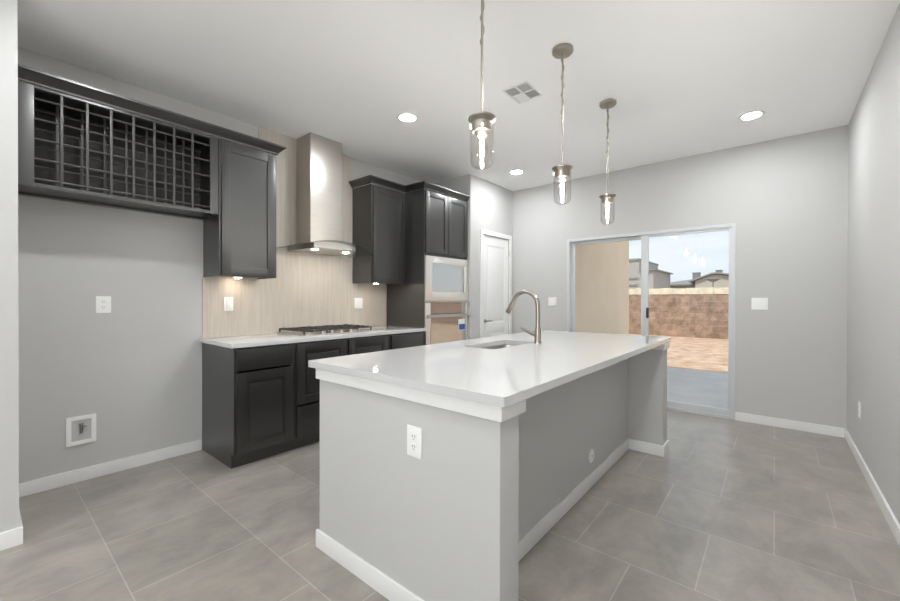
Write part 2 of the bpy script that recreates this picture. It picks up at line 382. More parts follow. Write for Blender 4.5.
# ------------------------------------------------------------------ outdoors
obj('patio_slab', B(XP+T, -4, -.20, 8.23, 6, -.03), CONCRETE, kind=S, smooth=False)
obj('ground', B(8.23, -30, -.5, 70, 40, -.035), DIRT, kind=S, smooth=False)
obj('wall_wing', B(XP+T, 2.25, -.03, 8.31, 2.45, 3.1), STUCCO, kind=S, smooth=False)
bw = thing('block_wall', (15.4, 2, -.035), 'low brown block garden wall with cream cap across the yard', 'wall')
obj('block_courses', B(15.2, -14, -.04, 15.4, 20, 1.40), BLOCK, bw, smooth=False)
m = MB(); y = -14
while y < 20:
    l = random.uniform(.38, .44); m.box(15.17, y, 1.40, 15.43, min(y+l-.003, 20), 1.615+random.uniform(-.015, .015), bev=.012); y += l
obj('cap_stones', m, CAP, bw)
# far house, low gabled, behind the wall on the right
hb = thing('house', (34, 4, -.04), 'low grey roofed house with two rooftop coolers behind the garden wall', 'house')
obj('house_wall', MB().box(32.4, -3, -.04, 40, 6.6, 2.24), HOUSETAN, hb, smooth=False)
m = MB(); e0, e1 = (31.9, 7.0), (40.5, -3.5)
lo_ = [(e0[0], e0[1], 2.22), (e1[0], e0[1], 2.22), (e1[0], e1[1], 2.22), (e0[0], e1[1], 2.22)]
mid = [(x, y, 2.31) for x, y, _ in lo_]; top_ = [(36.1, 3.4, 3.02), (36.3, 3.4, 3.02), (36.3, .2, 3.02), (36.1, .2, 3.02)]
m.loops([lo_, mid, top_], True, True)
obj('hip_roof', m, ROOF, hb, smooth=False)
m = MB().prism([(31.2, 4.2, -.04), (31.2, 4.2, 2.48), (31.2, 3.25, 2.86), (31.2, 2.95, 2.88), (31.2, 1.4, 2.62), (31.2, -1.0, 2.2), (31.2, -1.0, -.04)], (4.0, 0, 0))
obj('gable_wall', m, HOUSETAN, hb, smooth=False)
m = MB().prism([(30.9, 4.55, 2.40), (30.9, 3.25, 2.90), (30.9, 2.95, 2.92), (30.9, 1.4, 2.66), (30.9, -1.4, 2.18), (30.9, -1.4, 2.27), (30.9, 1.4, 2.75), (30.9, 2.95, 3.01), (30.9, 3.25, 2.99), (30.9, 4.55, 2.49)], (5.5, 0, 0))
obj('gable_roof', m, ROOF, hb, smooth=False)
for (ya, yb, z0, z1, x) in ((4.32, 4.78, 2.55, 3.20, 34.2), (2.75, 3.08, 2.9, 3.16, 31.6)):
    m = MB().box(x, ya, z0, x+.5, yb, z1).box(x-.03, ya-.03, z1, x+.53, yb+.03, z1+.03)
    obj('rooftop_cooler', m, METALGREY, hb, smooth=False)
an = thing('light_pole', (29.9, 3.05, -.04), 'thin grey pole with round top fixture beyond the garden wall', 'pole')
obj('pole_shaft', MB().tube([(29.9, 3.05, -.04), (29.9, 3.05, 2.35)], .03, 8), METALGREY, an)
obj('pole_head', MB().lathe([(.12, 2.35), (.42, 2.52), (.40, 2.58), (.05, 2.62)], (29.9, 3.05, 0), 16), METALGREY, an)
hb = thing('house', (27.5, 7, -.04), 'boxy two-storey grey stucco house beyond the wall, left of the low-roofed house', 'house')
obj('house_wall', MB().box(26, 6.45, -.04, 31, 10.5, 3.62).box(26, 5.66, -.04, 31, 6.45, 2.98), HOUSEGREY, hb, smooth=False)
obj('roof_edge', MB().box(25.9, 6.43, 3.62, 31.1, 10.6, 3.74).box(25.8, 5.50, 2.98, 31.1, 6.43, 3.05), ROOF, hb, smooth=False)
for z in (2.08, 2.50): obj('band_trim', B(25.9, 6.5, z, 26, 9.5, z+.07), ROOF, hb, smooth=False)

# ------------------------------------------------------------------ cabinetry helpers
def shaker(x0, x1, z0, z1, yf, st=.062, th=.020, rec=.009, raised=False):
    """door slab facing -Y whose front face is at yf"""
    m = MB(); e = .0025
    m.box(x0, yf, z0, x0+st, yf+th, z1, bev=e).box(x1-st, yf, z0, x1, yf+th, z1, bev=e)
    m.box(x0+st, yf, z1-st, x1-st, yf+th, z1, bev=e).box(x0+st, yf, z0, x1-st, yf+th, z0+st, bev=e)
    m.box(x0+st-.004, yf+rec, z0+st-.004, x1-st+.004, yf+th, z1-st+.004)
    if raised: m.box(x0+st+.022, yf+.003, z0+st+.022, x1-st-.022, yf+rec+.002, z1-st-.022, bev=.005)
    return m
def crown_run(path, mtop, h=.07, out=.058):
    """crown moulding swept along a plan path (outer side on the right-hand normal list)"""
    # path: list of ((x,y),(nx,ny)) with mitred outward offset directions
    prof = [(0, 0), (.010, 0), (.012, .012), (.030, .030), (out-.008, h-.018), (out, h-.014), (out, h), (0, h)]
    m = MB()
    for (p, n), (q, k) in zip(path, path[1:]):
        la = [(p[0]+n[0]*o, p[1]+n[1]*o, mtop-h+z) for o, z in prof]
        lb = [(q[0]+k[0]*o, q[1]+k[1]*o, mtop-h+z) for o, z in prof]
        m.loops([la, lb], True, True)
    return m

CF = 3.282                                              # upper cabinet face frame plane
# wine rack cabinet over the fridge space
WX0, WX1, WZ0, WZ1 = XS+.003, 1.180, 1.878, 2.462
t = thing('wine_rack_cabinet', ((WX0+WX1)/2, YW-.003, WZ0), 'espresso wood wine rack cabinet with square lattice front above the empty fridge space', 'cabinet')
yb = YW-.002
m = MB().box(WX0, CF+.02, WZ0, WX0+.018, yb, WZ1).box(WX1-.018, CF+.02, WZ0, WX1, yb, WZ1)
m.box(WX0+.018, CF+.02, WZ0+.012, WX1-.018, yb, WZ0+.028).box(WX0+.018, CF+.02, WZ1-.018, WX1-.018, yb, WZ1)
m.box(WX0+.018, yb-.05, WZ0-.0, WX1-.018, yb, WZ0+.012)
obj('carcass', m, CAB, t, smooth=False)
obj('back_panel', B(WX0+.018, yb-.008, WZ0+.028, WX1-.018, yb, WZ1-.018), CABIN, t, smooth=False)
OX0, OX1, OZ0, OZ1 = .212, 1.124, 1.897, 2.446
m = MB().box(WX0, CF, WZ0, OX0, CF+.02, WZ1, bev=.0015).box(OX1, CF, WZ0, WX1, CF+.02, WZ1, bev=.0015).box(OX0, CF, WZ0, OX1, CF+.02, OZ0, bev=.0015).box(OX0, CF, OZ1, OX1, CF+.02, WZ1, bev=.0015)
obj('face_frame', m, CAB, t)
def lattice(y):
    m = MB()
    for i in range(1, 8):
        x = OX0 + (OX1-OX0)*i/8; m.box(x-.007, y, OZ0-.004, x+.007, y+.008, OZ1+.004, bev=.003)
    for k in range(5):
        z = 1.929 + .116*k; m.tube([(OX0-.004, y+.014, z), (OX1+.004, y+.014, z)], .0066, 8)
    return m
obj('front_lattice', lattice(CF+.004), LATT_LIT, t)
obj('rear_lattice', lattice(CF+.20), LATT_LIT, t)

def wall_cabinet(x0, x1, z0, z1, dx0, dx1, label):
    t = thing('wall_cabinet', ((x0+x1)/2, YW-.003, z0), label, 'cabinet')
    yb = YW-.012
    m = MB().box(x0, CF+.02, z0, x0+.016, yb, z1).box(x1-.016, CF+.02, z0, x1, yb, z1).box(x0+.016, CF+.02, z0+.01, x1-.016, yb, z0+.026).box(x0+.016, CF+.02, z1-.016, x1-.016, yb, z1).box(x0+.016, yb-.008, z0+.026, x1-.016, yb, z1-.016)
    obj('carcass', m, CAB, t, smooth=False)
    m = MB().box(x0, CF, z0, x0+.04, CF+.02, z1, bev=.0015).box(x1-.04, CF, z0, x1, CF+.02, z1, bev=.0015).box(x0+.04, CF, z0, x1-.04, CF+.02, z0+.035, bev=.0015).box(x0+.04, CF, z1-.04, x1-.04, CF+.02, z1, bev=.0015)
    obj('face_frame', m, CAB, t)
    obj('door', shaker(dx0, dx1, z0+.012, z1-.022, CF-.0205), CAB, t)
    return t
wall_cabinet(1.183, 1.634, 1.412, 2.462, 1.200, 1.612, 'espresso shaker wall cabinet joined to the wine rack, left of the range hood')
wall_cabinet(2.655, 3.150, 1.405, 2.450, 2.672, 3.085, 'espresso shaker wall cabinet between the range hood and the oven tower')
c = .7071
# crown over the wine rack and first wall cabinet, returning to the wall at the right end
path = [((WX0, CF), (0, -1)), ((1.634, CF), (1, -1)), ((1.634, YW-.011), (1, 0))]
obj('crown_molding', crown_run(path, 2.533), CAB, label='dark crown molding along the top of the wine rack and left wall cabinet', cat='molding')
TX0, TX1, TF = 3.155, 3.934, 2.990
path = [((2.655, YW-.011), (-1, 0)), ((2.655, CF), (-1, -1)), ((TX0, CF), (-1, -1)), ((TX0, TF), (-1, -1)), ((TX1, TF), (0, -1))]
# inner corner where the cabinet crown meets the tower crown
path[2] = ((TX0-.0, CF), (-1, -1))
obj('crown_molding', crown_run(path, 2.522, h=.066, out=.050), CAB, label='dark crown molding stepping around the right wall cabinet and oven tower', cat='molding')

# oven tower
t = thing('oven_cabinet', ((TX0+TX1)/2, YW-.003, 0), 'tall espresso oven tower cabinet with two upper doors beside the pantry wall', 'cabinet')
yb = YW-.012
m = MB().box(TX0, TF+.02, 0, TX0+.018, yb, 2.455).box(TX1-.018, TF+.02, 0, TX1, yb, 2.455).box(TX0+.018, yb-.01, .1, TX1-.018, yb, 2.455)
for z in (.10, .47, 1.735, 2.43): m.box(TX0+.018, TF+.02, z, TX1-.018, yb-.01, z+.018)
obj('carcass', m, CAB, t, smooth=False)
m = MB().box(TX0, TF, .1, TX0+.018, TF+.02, 2.455, bev=.0015).box(TX1-.018, TF, .1, TX1, TF+.02, 2.455, bev=.0015)
for z0, z1 in ((.1, .125), (.455, .50), (1.722, 1.765), (2.425, 2.455)): m.box(TX0+.018, TF, z0, TX1-.018, TF+.02, z1, bev=.0015)
obj('face_frame', m, CAB, t)
xm = (TX0+TX1)/2
obj('door', shaker(TX0+.012, xm-.003, 1.752, 2.440, TF-.0205, st=.058), CAB, t)
obj('door', shaker(xm+.003, TX1-.012, 1.752, 2.440, TF-.0205, st=.058), CAB, t)
obj('drawer_front', B(TX0+.012, TF-.0205, .115, TX1-.012, TF-.0005, .465, bev=.003), CAB, t)
obj('toe_kick', B(TX0+.018, TF+.05, 0, TX1-.018, TF+.065, .1), CAB, t, smooth=False)

# microwave
t = thing('microwave', (xm, 3.2, 1.215), 'stainless built-in microwave with reflective window above the wall oven', 'microwave')
fy = TF-.022; mx0, mx1, mz0, mz1 = TX0+.008, TX1-.006, 1.216, 1.720
wx0, wx1, wz0, wz1 = 3.268, 3.868, 1.312, 1.640
obj('housing', B(TX0+.03, TF+.012, mz0+.02, TX1-.03, 3.45, mz1-.02), METALGREY, t, smooth=False)
m = MB().box(mx0, fy, mz0, wx0, TF-.001, mz1, bev=.003).box(wx1, fy, mz0, mx1, TF-.001, mz1, bev=.003).box(wx0, fy, mz0, wx1, TF-.001, wz0, bev=.003).box(wx0, fy, wz1, wx1, TF-.001, mz1, bev=.003)
obj('trim_frame', m, APPL, t)
obj('door_window', B(wx0, fy+.006, wz0, wx1, TF-.002, wz1), BLACKGLASS, t, smooth=False)
m = MB().box(wx0+.02, fy-.002, 1.658, wx0+.13, fy+.002, 1.700)
obj('control_panel', m, PAPER, t, smooth=False, label='pale control panel')
# wall oven
t = thing('wall_oven', (xm, 3.2, .50), 'stainless wall oven with glass door and bar handle below the microwave', 'oven')
obj('housing', B(TX0+.03, TF+.012, .52, TX1-.03, 3.5, 1.19), METALGREY, t, smooth=False)
obj('vent_strip', B(TX0-.002, fy-.020, 1.196, TX1-.002, TF-.001, 1.2135, bev=.003), STEEL, t)
obj('control_panel', B(TX0+.085, fy+.002, 1.066, TX1-.045, TF-.001, 1.194), BLACKGLASS, t, smooth=False, label='dark glass control panel')
obj('side_trim', B(mx0, fy, .505, TX0+.085, TF-.001, 1.194, bev=.003), APPL, t)
obj('side_trim', B(TX1-.045, fy, .505, mx1, TF-.001, 1.194, bev=.003), APPL, t)
d = obj('oven_door', MB().box(TX0+.087, fy-.004, .51, TX1-.047, TF-.002, 1.050), BLACKGLASS, t, smooth=False)
h = MB().box(TX0-.006, fy-.048, 1.024, TX1-.004, fy-.030, 1.060, bev=.006).box(TX0+.05, fy-.032, 1.030, TX0+.075, fy+.002, 1.05).box(TX1-.035, fy-.032, 1.030, TX1-.012, fy+.002, 1.05)
obj('bar_handle', h, STEEL, d)
m = MB().box(3.735, fy-.0055, .855, 3.865, fy-.0045, .990)
st = obj('sticker', m, PAPER, d, smooth=False, label='white and blue paper sticker')
m = MB().box(3.745, fy-.0062, .860, 3.862, fy-.0056, .930)
obj('printed_band', m, BLUE, d, smooth=False, label='blue printed band')

# ------------------------------------------------------------------ base cabinets along the wall
BF = 2.990; BZ = .882; DF = BF-.0205
def base_body(t, x0, x1, left_end=False):
    yb = YW-.003
    m = MB().box(x0, BF+.02, .1, x0+.016, yb, BZ).box(x1-.016, BF+.02, .1, x1, yb, BZ).box(x0+.016, BF+.02, .1, x1-.016, yb, .116).box(x0+.016, yb-.01, .116, x1-.016, yb, BZ).box(x0+.016, BF+.02, BZ-.02, x1-.016, yb-.01, BZ)
    if left_end: m.box(x0, BF+.047, 0, x0+.016, yb, .1)
    obj('carcass', m, CAB, t, smooth=False)
    m = MB().box(x0, BF, .1, x0+.03, BF+.02, BZ, bev=.0015).box(x1-.03, BF, .1, x1, BF+.02, BZ, bev=.0015).box(x0+.03, BF, .1, x1-.03, BF+.02, .13, bev=.0015).box(x0+.03, BF, BZ-.03, x1-.03, BF+.02, BZ, bev=.0015)
    obj('face_frame', m, CAB, t)
    obj('toe_kick', B(x0+.016 if left_end else x0+.001, BF+.047, 0, x1, BF+.062, .1), CAB, t, smooth=False)
t = thing('base_cabinet', (1.41, YW-.003, 0), 'espresso base cabinet at the left end with one drawer over one door', 'cabinet')
base_body(t, 1.176, 1.630, True)
obj('drawer_front', B(1.190, DF, .712, 1.612, BF-.0005, .866, bev=.004), CAB, t)
obj('door', shaker(1.190, 1.612, .112, .696, DF, st=.066, raised=True), CAB, t)
t = thing('base_cabinet', (2.15, YW-.003, 0), 'wide espresso base cabinet under the cooktop with two doors above a deep drawer', 'cabinet')
base_body(t, 1.631, 2.640)
obj('door', shaker(1.652, 2.132, .375, .866, DF, st=.066, raised=True), CAB, t)
obj('door', shaker(2.150, 2.618, .375, .866, DF, st=.066, raised=True), CAB, t)
obj('drawer_front', B(1.652, DF, .112, 2.618, BF-.0005, .358, bev=.004), CAB, t)
t = thing('base_cabinet', (2.9, YW-.003, 0), 'narrow espresso base cabinet between the cooktop and the oven tower', 'cabinet')
base_body(t, 2.641, 3.150)
obj('drawer_front', B(2.668, DF, .712, 3.125, BF-.0005, .866, bev=.004), CAB, t)
obj('door', shaker(2.668, 3.125, .112, .696, DF, st=.066, raised=True), CAB, t)

obj('countertop', B(1.150, 2.962, BZ, 3.153, YW-.012, .914, bev=.004), QUARTZ, label='white quartz countertop along the tiled wall under the cooktop', cat='countertop')
m = MB().box(1.180, YW-.010, BZ, 1.634, YW, 1.43).box(1.634, YW-.010, BZ, 2.652, YW, ZC-.001).box(2.652, YW-.010, BZ, 3.150, YW, 1.43)
obj('backsplash', m, SPLASH, label='beige vertically streaked tile backsplash rising to the ceiling behind the hood', cat='backsplash', smooth=False)

# ------------------------------------------------------------------ cooktop
cx, cy, cz = 2.170, 3.335, .914
t = thing('gas_cooktop', (cx, cy, cz), 'gas cooktop with dark cast iron grates set in the white wall countertop', 'cooktop')
obj('tray', B(cx-.38, cy-.25, cz, cx+.38, cy+.25, cz+.012, bev=.005), STEEL, t)
for bx, by, r in ((-.25, .11, .036), (-.25, -.10, .032), (0, .02, .05), (.25, .11, .036), (.25, -.10, .03)):
    b_ = obj('burner', MB().lathe([(r+.014, .012), (r+.012, .020), (r, .022)], (cx+bx, cy+by, cz), 24), STEEL, t)
    obj('burner_cap', MB().lathe([(r, .0225), (r, .030), (r-.006, .033)], (cx+bx, cy+by, cz), 24), IRON, b_)
for gx in (-.25, 0, .25):
    m = MB(); a, b = cx+gx-.119, cx+gx+.119; y0, y1 = cy-.205, cy+.235; z0, z1 = cz+.034, cz+.046
    for x in (a, b-.012): m.box(x, y0, z0, x+.012, y1, z1, bev=.002)
    for y in (y0, (y0+y1)/2-.006, y1-.012): m.box(a+.012, y, z0, b-.012, y+.012, z1, bev=.002)
    m.box(cx+gx-.006, y0+.012, z0, cx+gx+.006, (y0+y1)/2-.006, z1).box(cx+gx-.006, (y0+y1)/2+.006, z0, cx+gx+.006, y1-.012, z1)
    for k in range(5):                                   # raised fingers along the edges
        y = y0 + (y1-y0)*(k+.5)/5
        m.box(a-.002, y-.006, z0, a+.045, y+.006, z1+.006, bev=.002).box(b-.045, y-.006, z0, b+.002, y+.006, z1+.006, bev=.002)
    for x in (a, b-.012):
        for y in (y0, y1-.012): m.box(x, y, cz+.011, x+.012, y+.012, z0)
    obj('grate', m, IRON, t)
for k in range(5):
    obj('knob', MB().lathe([(.018, .012), (.017, .032), (.012, .034)], (cx-.20+.10*k, cy-.228, cz), 20), STEEL, t)

# ------------------------------------------------------------------ range hood
hx = 2.165; hyb = YW-.011
t = thing('range_hood', (hx, hyb, 1.69), 'stainless chimney range hood with curved glass canopy above the cooktop', 'range hood')
obj('chimney', B(1.995, 3.352, 1.752, 2.336, hyb, ZC-.001, bev=.002), STEEL, t)
m = MB(); n = 24; half = .455; th = .006
def arc_z(x): return 1.768 - .085*((x-hx)/half)**2
def front_y(x): return 3.10 + .10*((x-hx)/half)**2
top, bot = [], []
xs = [hx-half+2*half*i/n for i in range(n+1)]
la = [(x, hyb, arc_z(x)) for x in xs]; lb = [(x, front_y(x), arc_z(x)) for x in xs]
v = [[m.bm.verts.new((p[0], p[1], p[2]+dz)) for p in l] for dz in (0, th) for l in (la, lb)]
A0, F0, A1, F1 = v
fs = []
for i in range(n):
    fs += [m.bm.faces.new((A0[i], A0[i+1], F0[i+1], F0[i])), m.bm.faces.new((A1[i], F1[i], F1[i+1], A1[i+1])), m.bm.faces.new((F0[i], F0[i+1], F1[i+1], F1[i])), m.bm.faces.new((A0[i+1], A0[i], A1[i], A1[i+1]))]
fs += [m.bm.faces.new((A0[0], F0[0], F1[0], A1[0])), m.bm.faces.new((F0[n], A0[n], A1[n], F1[n]))]
bmesh.ops.recalc_face_normals(m.bm, faces=fs)
obj('glass_canopy', m, HGLASS, t)
# steel body hung under the glass: rounded front corners, top follows the arc
bxs = [1.905+(2.425-1.905)*i/16 for i in range(17)]
def body_front(x):
    u = abs((x-hx)/.26); return 3.185 + (.10*(max(0, u-.80)/.20)**2)
m = MB()
rows = []
for x in bxs:
    yf = body_front(x); zt = arc_z(x)-.001
    rows.append([(x, hyb, 1.692), (x, yf+.012, 1.692), (x, yf, 1.704), (x, yf+.004, zt), (x, hyb, zt)])
m.loops(rows, True, True)
body = obj('hood_body', m, STEEL, t)
for x in (1.99, 2.33): obj('lamp_lens', MB().lathe([(.026, 1.6885), (.028, 1.6922)], (x, 3.27, 0), 20), HOODLED, body)

# under-cabinet puck lights
for (x, y, z, lab) in ((1.41, 3.50, 1.422, 'small lit puck light under the wall cabinet left of the range hood'), (2.816, 3.40, 1.415, 'small lit puck light under the wall cabinet right of the range hood')):
    t = thing('puck_light', (x, y, z-.012), lab, 'light')
    obj('housing', MB().lathe([(.034, z-.010), (.036, z-.002), (.036, z)], (x, y, 0), 24), PLASTIC, t)
    obj('lit_lens', MB().lathe([(.024, z-.0125), (.026, z-.0102)], (x, y, 0), 24), PUCK, t)

# ------------------------------------------------------------------ wall plates
def plate(name, label, cat, c, axis, w=.072, h=.118, gang=1, style='outlet', group=None):
    """plate on a wall; axis = outward normal 'X-','Y-','Y+' ; c = centre on the wall surface"""
    x, y, z = c
    def bx(u0, v0, u1, v1, d0, d1, bev=0):
        if axis == 'Y-': return (x+u0, y-d1, z+v0, x+u1, y-d0, z+v1)
        if axis == 'Y+': return (x+u0, y+d0, z+v0, x+u1, y+d1, z+v1)
        return (x-d1, y+u0, z+v0, x-d0, y+u1, z+v1)
    t = thing(name, (x, y, z-h/2), label, cat, group)
    obj('cover_plate', MB().box(*bx(-w/2, -h/2, w/2, h/2, 0, .006), bev=.002), PLASTIC, t)
    for g in range(gang):
        u = (g-(gang-1)/2)*.046
        if style == 'outlet':
            m = MB()
            for v in (-.0195, .0195): m.box(*bx(u-.015, v-.014, u+.015, v+.014, .005, .0085), bev=.001)
            obj('receptacle', m, PLASTIC, t)
            for v in (-.0195, .0195):
                m = MB().box(*bx(u-.0075, v-.001, u-.0050, v+.008, .0082, .0089)).box(*bx(u+.0050, v-.001, u+.0075, v+.008, .0082, .0089)).box(*bx(u-.002, v-.010, u+.002, v-.006, .0082, .0089))
                obj('slot_holes', m, SLOT, t, smooth=False)
        else:
            obj('rocker', MB().box(*bx(u-.0165, -.033, u+.0165, .033, .005, .010), bev=.002), PLASTIC, t)
    return t
plate('power_outlet', 'white wall outlet on the fridge space wall above the water box', 'outlet', (.565, YW, 1.193), 'Y-', w=.080)
plate('light_switch', 'white rocker switch on the beige backsplash, left of the cooktop', 'switch', (1.374, YW-.010, 1.190), 'Y-', style='rocker', w=.076)
plate('light_switch', 'white rocker switch on the beige backsplash, right of the cooktop', 'switch', (2.735, YW-.010, 1.187), 'Y-', style='rocker', w=.11, gang=2)
plate('light_switch', 'white double switch plate on the wall right of the patio door', 'switch', (XP, .120, 1.194), 'X-', w=.128, gang=2, style='rocker')
plate('light_switch', 'white switch plate on the wall between the pantry corner and patio door', 'switch', (XP, 2.315, 1.200), 'X-', w=.118, gang=2, style='rocker')
plate('power_outlet', 'white outlet low on the right wall above the baseboard', 'outlet', (4.25, YR, .405), 'Y+')

# recessed ice-maker water box
t = thing('water_supply_box', (.449, YW, .25), 'white recessed water supply box low on the fridge space wall', 'supply box')
x0, x1, z0, z1 = .374, .525, .250, .442; fw = .026
m = MB().box(x0, YW-.008, z0, x0+fw, YW-.0002, z1, bev=.002).box(x1-fw, YW-.008, z0, x1, YW-.0002, z1, bev=.002).box(x0+fw, YW-.008, z0, x1-fw, YW-.0002, z0+fw, bev=.002).box(x0+fw, YW-.008, z1-fw, x1-fw, YW-.0002, z1, bev=.002)
obj('frame', m, PLASTIC, t)
obj('back_panel', B(x0+fw, YW-.0022, z0+fw, x1-fw, YW-.0002, z1-fw), mat('box_grey', (.52, .52, .52), .5), t, smooth=False)
m = MB().tube([(.449, YW-.010, .325), (.449, YW-.010, .385)], .008, 12).box(.437, YW-.020, .385, .461, YW-.006, .395, bev=.002).tube([(.449, YW-.010, .372), (.475, YW-.012, .372)], .005, 8)
obj('valve', m, COPPER, t)

# ------------------------------------------------------------------ kitchen island
XI, YIL, YIR, XPT, YK, XE, XE2 = 1.089, 1.748, .689, 1.212, .938, 3.4435, 3.600
ISL = mat('island_paint', (.528, .526, .520), .7, spec=.25, bump=(180, .05))
t = thing('kitchen_island', ((XI+XE2)/2, 1.2, 0), 'grey painted kitchen island base with end panels and white baseboard', 'island')
ZB = .893
def open_box(m, x0, y0, x1, y1, z1=ZB): m.box(x0, y0, 0, x1, y1, z1)
m = MB().box(XI, YIR, 0, XPT, YIL, ZB, bev=.006)
obj('end_panel', m, ISL, t)
obj('end_panel', MB().box(XE, YIR-.012, 0, XE2, YIL, ZB, bev=.006), ISL, t)
obj('knee_wall', B(XPT, YK, 0, XE, YK+.115, ZB), ISL, t, smooth=False)
# cabinets on the working side
yb0, yb1 = YK+.115, YIL-.03
m = MB().box(XPT, yb1-.02, .1, XE, yb1, ZB-.002).box(XPT, yb0, .1, XE, yb1-.02, .118).box(XPT, yb1-.09, 0, XE, yb1-.07, .1)
obj('cabinet_body', m, CAB, t, smooth=False)
for k in range(4):
    a = XPT+.02+(XE-XPT-.03)*k/4; b = XPT+.01+(XE-XPT-.03)*(k+1)/4
    mm = shaker(a, b, .12, ZB-.02, 0); 
    for v in mm.bm.verts: v.co.y = yb1+.0005+(.0205-v.co.y)-.0005
    obj('cabinet_door', mm, CAB, t)
# apron under the slab
AP = .013; z0, z1 = .8396, ZB
m = MB().box(XI-AP, YIR-AP, z0, XI, YIL+AP, z1, bev=.002).box(XI, YIR-AP, z0, XPT+.026, YIR, z1, bev=.002).box(XPT, YIR, z0, XPT+.026, YK, z1).box(XI, YIL, z0, XPT, YIL+AP, z1, bev=.002)
obj('apron', m, TRIM, t); m = MB(); m.box(XE-AP, YIR-.012-AP, z0, XE, YK, z1).box(XE, YIR-.012-AP, z0, XE2+AP, YIR-.012, z1, bev=.002)
obj('apron', m, TRIM, t)
m = MB().box(XI-BT, YIR-BT, 0, XI, YIL+BT, BH, bev=.003).box(XI, YIR-BT, 0, XPT+BT, YIR, BH, bev=.003).box(XPT, YIR, 0, XPT+BT, YK, BH, bev=.003)
m.box(XPT+BT, YK-BT, 0, XE-BT, YK, BH, bev=.003).box(XE-BT, YIR-.012-BT, 0, XE, YK, BH, bev=.003).box(XE, YIR-.012-BT, 0, XE2+BT, YIR-.012, BH, bev=.003).box(XE2, YIR-.012, 0, XE2+BT, YIL, BH, bev=.003)
obj('island_baseboard', m, TRIM, t)

# slab with the sink cut-out
SX0, SX1, SY0, SY1 = 1.066, 3.650, .660, 1.815
def rrect(x0, y0, x1, y1, r, z, k=6):
    p = []
    for cx_, cy_, a0 in ((x1-r, y1-r, 0), (x0+r, y1-r, 90), (x0+r, y0+r, 180), (x1-r, y0+r, 270)):
        for i in range(k+1):
            a = math.radians(a0+90*i/k); p.append((cx_+r*math.cos(a), cy_+r*math.sin(a), z))
    return p
KX0, KX1, KY0, KY1 = 2.040, 2.585, 1.335, 1.590
def slab(z0, z1):
    m = MB(); bm = m.bm
    rings = {}
    for z in (z0, z1):
        outer = [bm.verts.new(p) for p in rrect(SX0, SY0, SX1, SY1, .006, z, 3)]
        inner = [bm.verts.new(p) for p in rrect(KX0, KY0, KX1, KY1, .045, z, 6)]
        es = []
        for l in (outer, inner):
            for i in range(len(l)): es.append(bm.edges.new((l[i], l[(i+1) % len(l)])))
        bmesh.ops.triangle_fill(bm, use_beauty=True, use_dissolve=False, edges=es)
        rings[z] = (outer, inner)
    for j in (0, 1):
        a, b = rings[z0][j], rings[z1][j]; n = len(a)
        for i in range(n): bm.faces.new((a[i], a[(i+1) % n], b[(i+1) % n], b[i]))
    bmesh.ops.recalc_face_normals(bm, faces=bm.faces[:])
    return m
ST = .925
obj('island_countertop', slab(ZB, ST), QUARTZ, label='white quartz countertop slab on the grey kitchen island', cat='countertop')
# undermount sink
t = thing('kitchen_sink', ((KX0+KX1)/2, (KY0+KY1)/2, .69), 'stainless undermount sink in the white island countertop', 'sink')
e = .012
lo = [rrect(KX0-.02, KY0-.02, KX1+.02, KY1+.02, .05, ZB-.001), rrect(KX0-e+.008, KY0-e+.008, KX1+e-.008, KY1+e-.008, .045, ZB-.001),
      rrect(KX0+.004, KY0+.004, KX1-.004, KY1-.004, .05, ZB-.02), rrect(KX0+.012, KY0+.012, KX1-.012, KY1-.012, .05, .72), rrect(KX0+.03, KY0+.03, KX1-.03, KY1-.03, .05, .70),
      rrect(KX0+.03, KY0+.03, KX1-.03, KY1-.03, .05, .697), rrect(KX0+.009, KY0+.009, KX1-.009, KY1-.009, .05, .717), rrect(KX0, KY0, KX1, KY1, .05, ZB-.021), rrect(KX0-.02, KY0-.02, KX1+.02, KY1+.02, .05, ZB-.003)]
m = MB()
rings = [[m.bm.verts.new(p) for p in l] for l in lo]
for a, b in zip(rings, rings[1:]):
    if a is rings[4]: continue
    for i in range(len(a)): m.bm.faces.new((a[i], a[(i+1) % len(a)], b[(i+1) % len(a)], b[i]))
m.bm.faces.new(rings[4]); m.bm.faces.new(rings[5][::-1])
for i in range(len(rings[0])):
    a, b = rings[-1], rings[0]; m.bm.faces.new((a[i], a[(i+1) % len(a)], b[(i+1) % len(a)], b[i]))
bmesh.ops.recalc_face_normals(m.bm, faces=m.bm.faces[:])
obj('basin', m, mat('sink_steel', (.40, .39, .365), .3, 1.0), t)
obj('drain', MB().lathe([(.042, .7005), (.045, .703), (.030, .7035)], ((KX0+KX1)/2, (KY0+KY1)/2, 0), 24), CHROME, t)
# faucet
fx, fy_, fz = 2.528, 1.290, ST
t = thing('kitchen_faucet', (fx, fy_, fz), 'brushed nickel gooseneck faucet behind the island sink', 'faucet')
m = MB().lathe([(.027, 0), (.027, .006), (.0235, .012), (.0225, .085), (.019, .105), (.0155, .115)], (fx, fy_, fz), 28)
obj('base_body', m, NICKEL, t)
pts = [(fx, fy_, fz+.10), (fx, fy_, fz+.20), (fx, fy_, fz+.265)]; r_ = .100
for k in range(1, 17):
    a = math.pi*k/16*.86; pts.append((fx-.01*math.sin(a)*0, fy_+r_-r_*math.cos(a), fz+.265+r_*math.sin(a)))
p_ = Vector(pts[-1]); q_ = Vector(pts[-2]); dd = (p_-q_).normalized()
pts.append(tuple(p_+dd*.02))
obj('spout', MB().tube(pts, .0158, 16), NICKEL, t)
s0 = p_+dd*.022
obj('spray_head', MB().tube([s0, s0+dd*.03, s0+dd*.085, s0+dd*.090], [.0175, .019, .020, .017], 18), NICKEL, t)
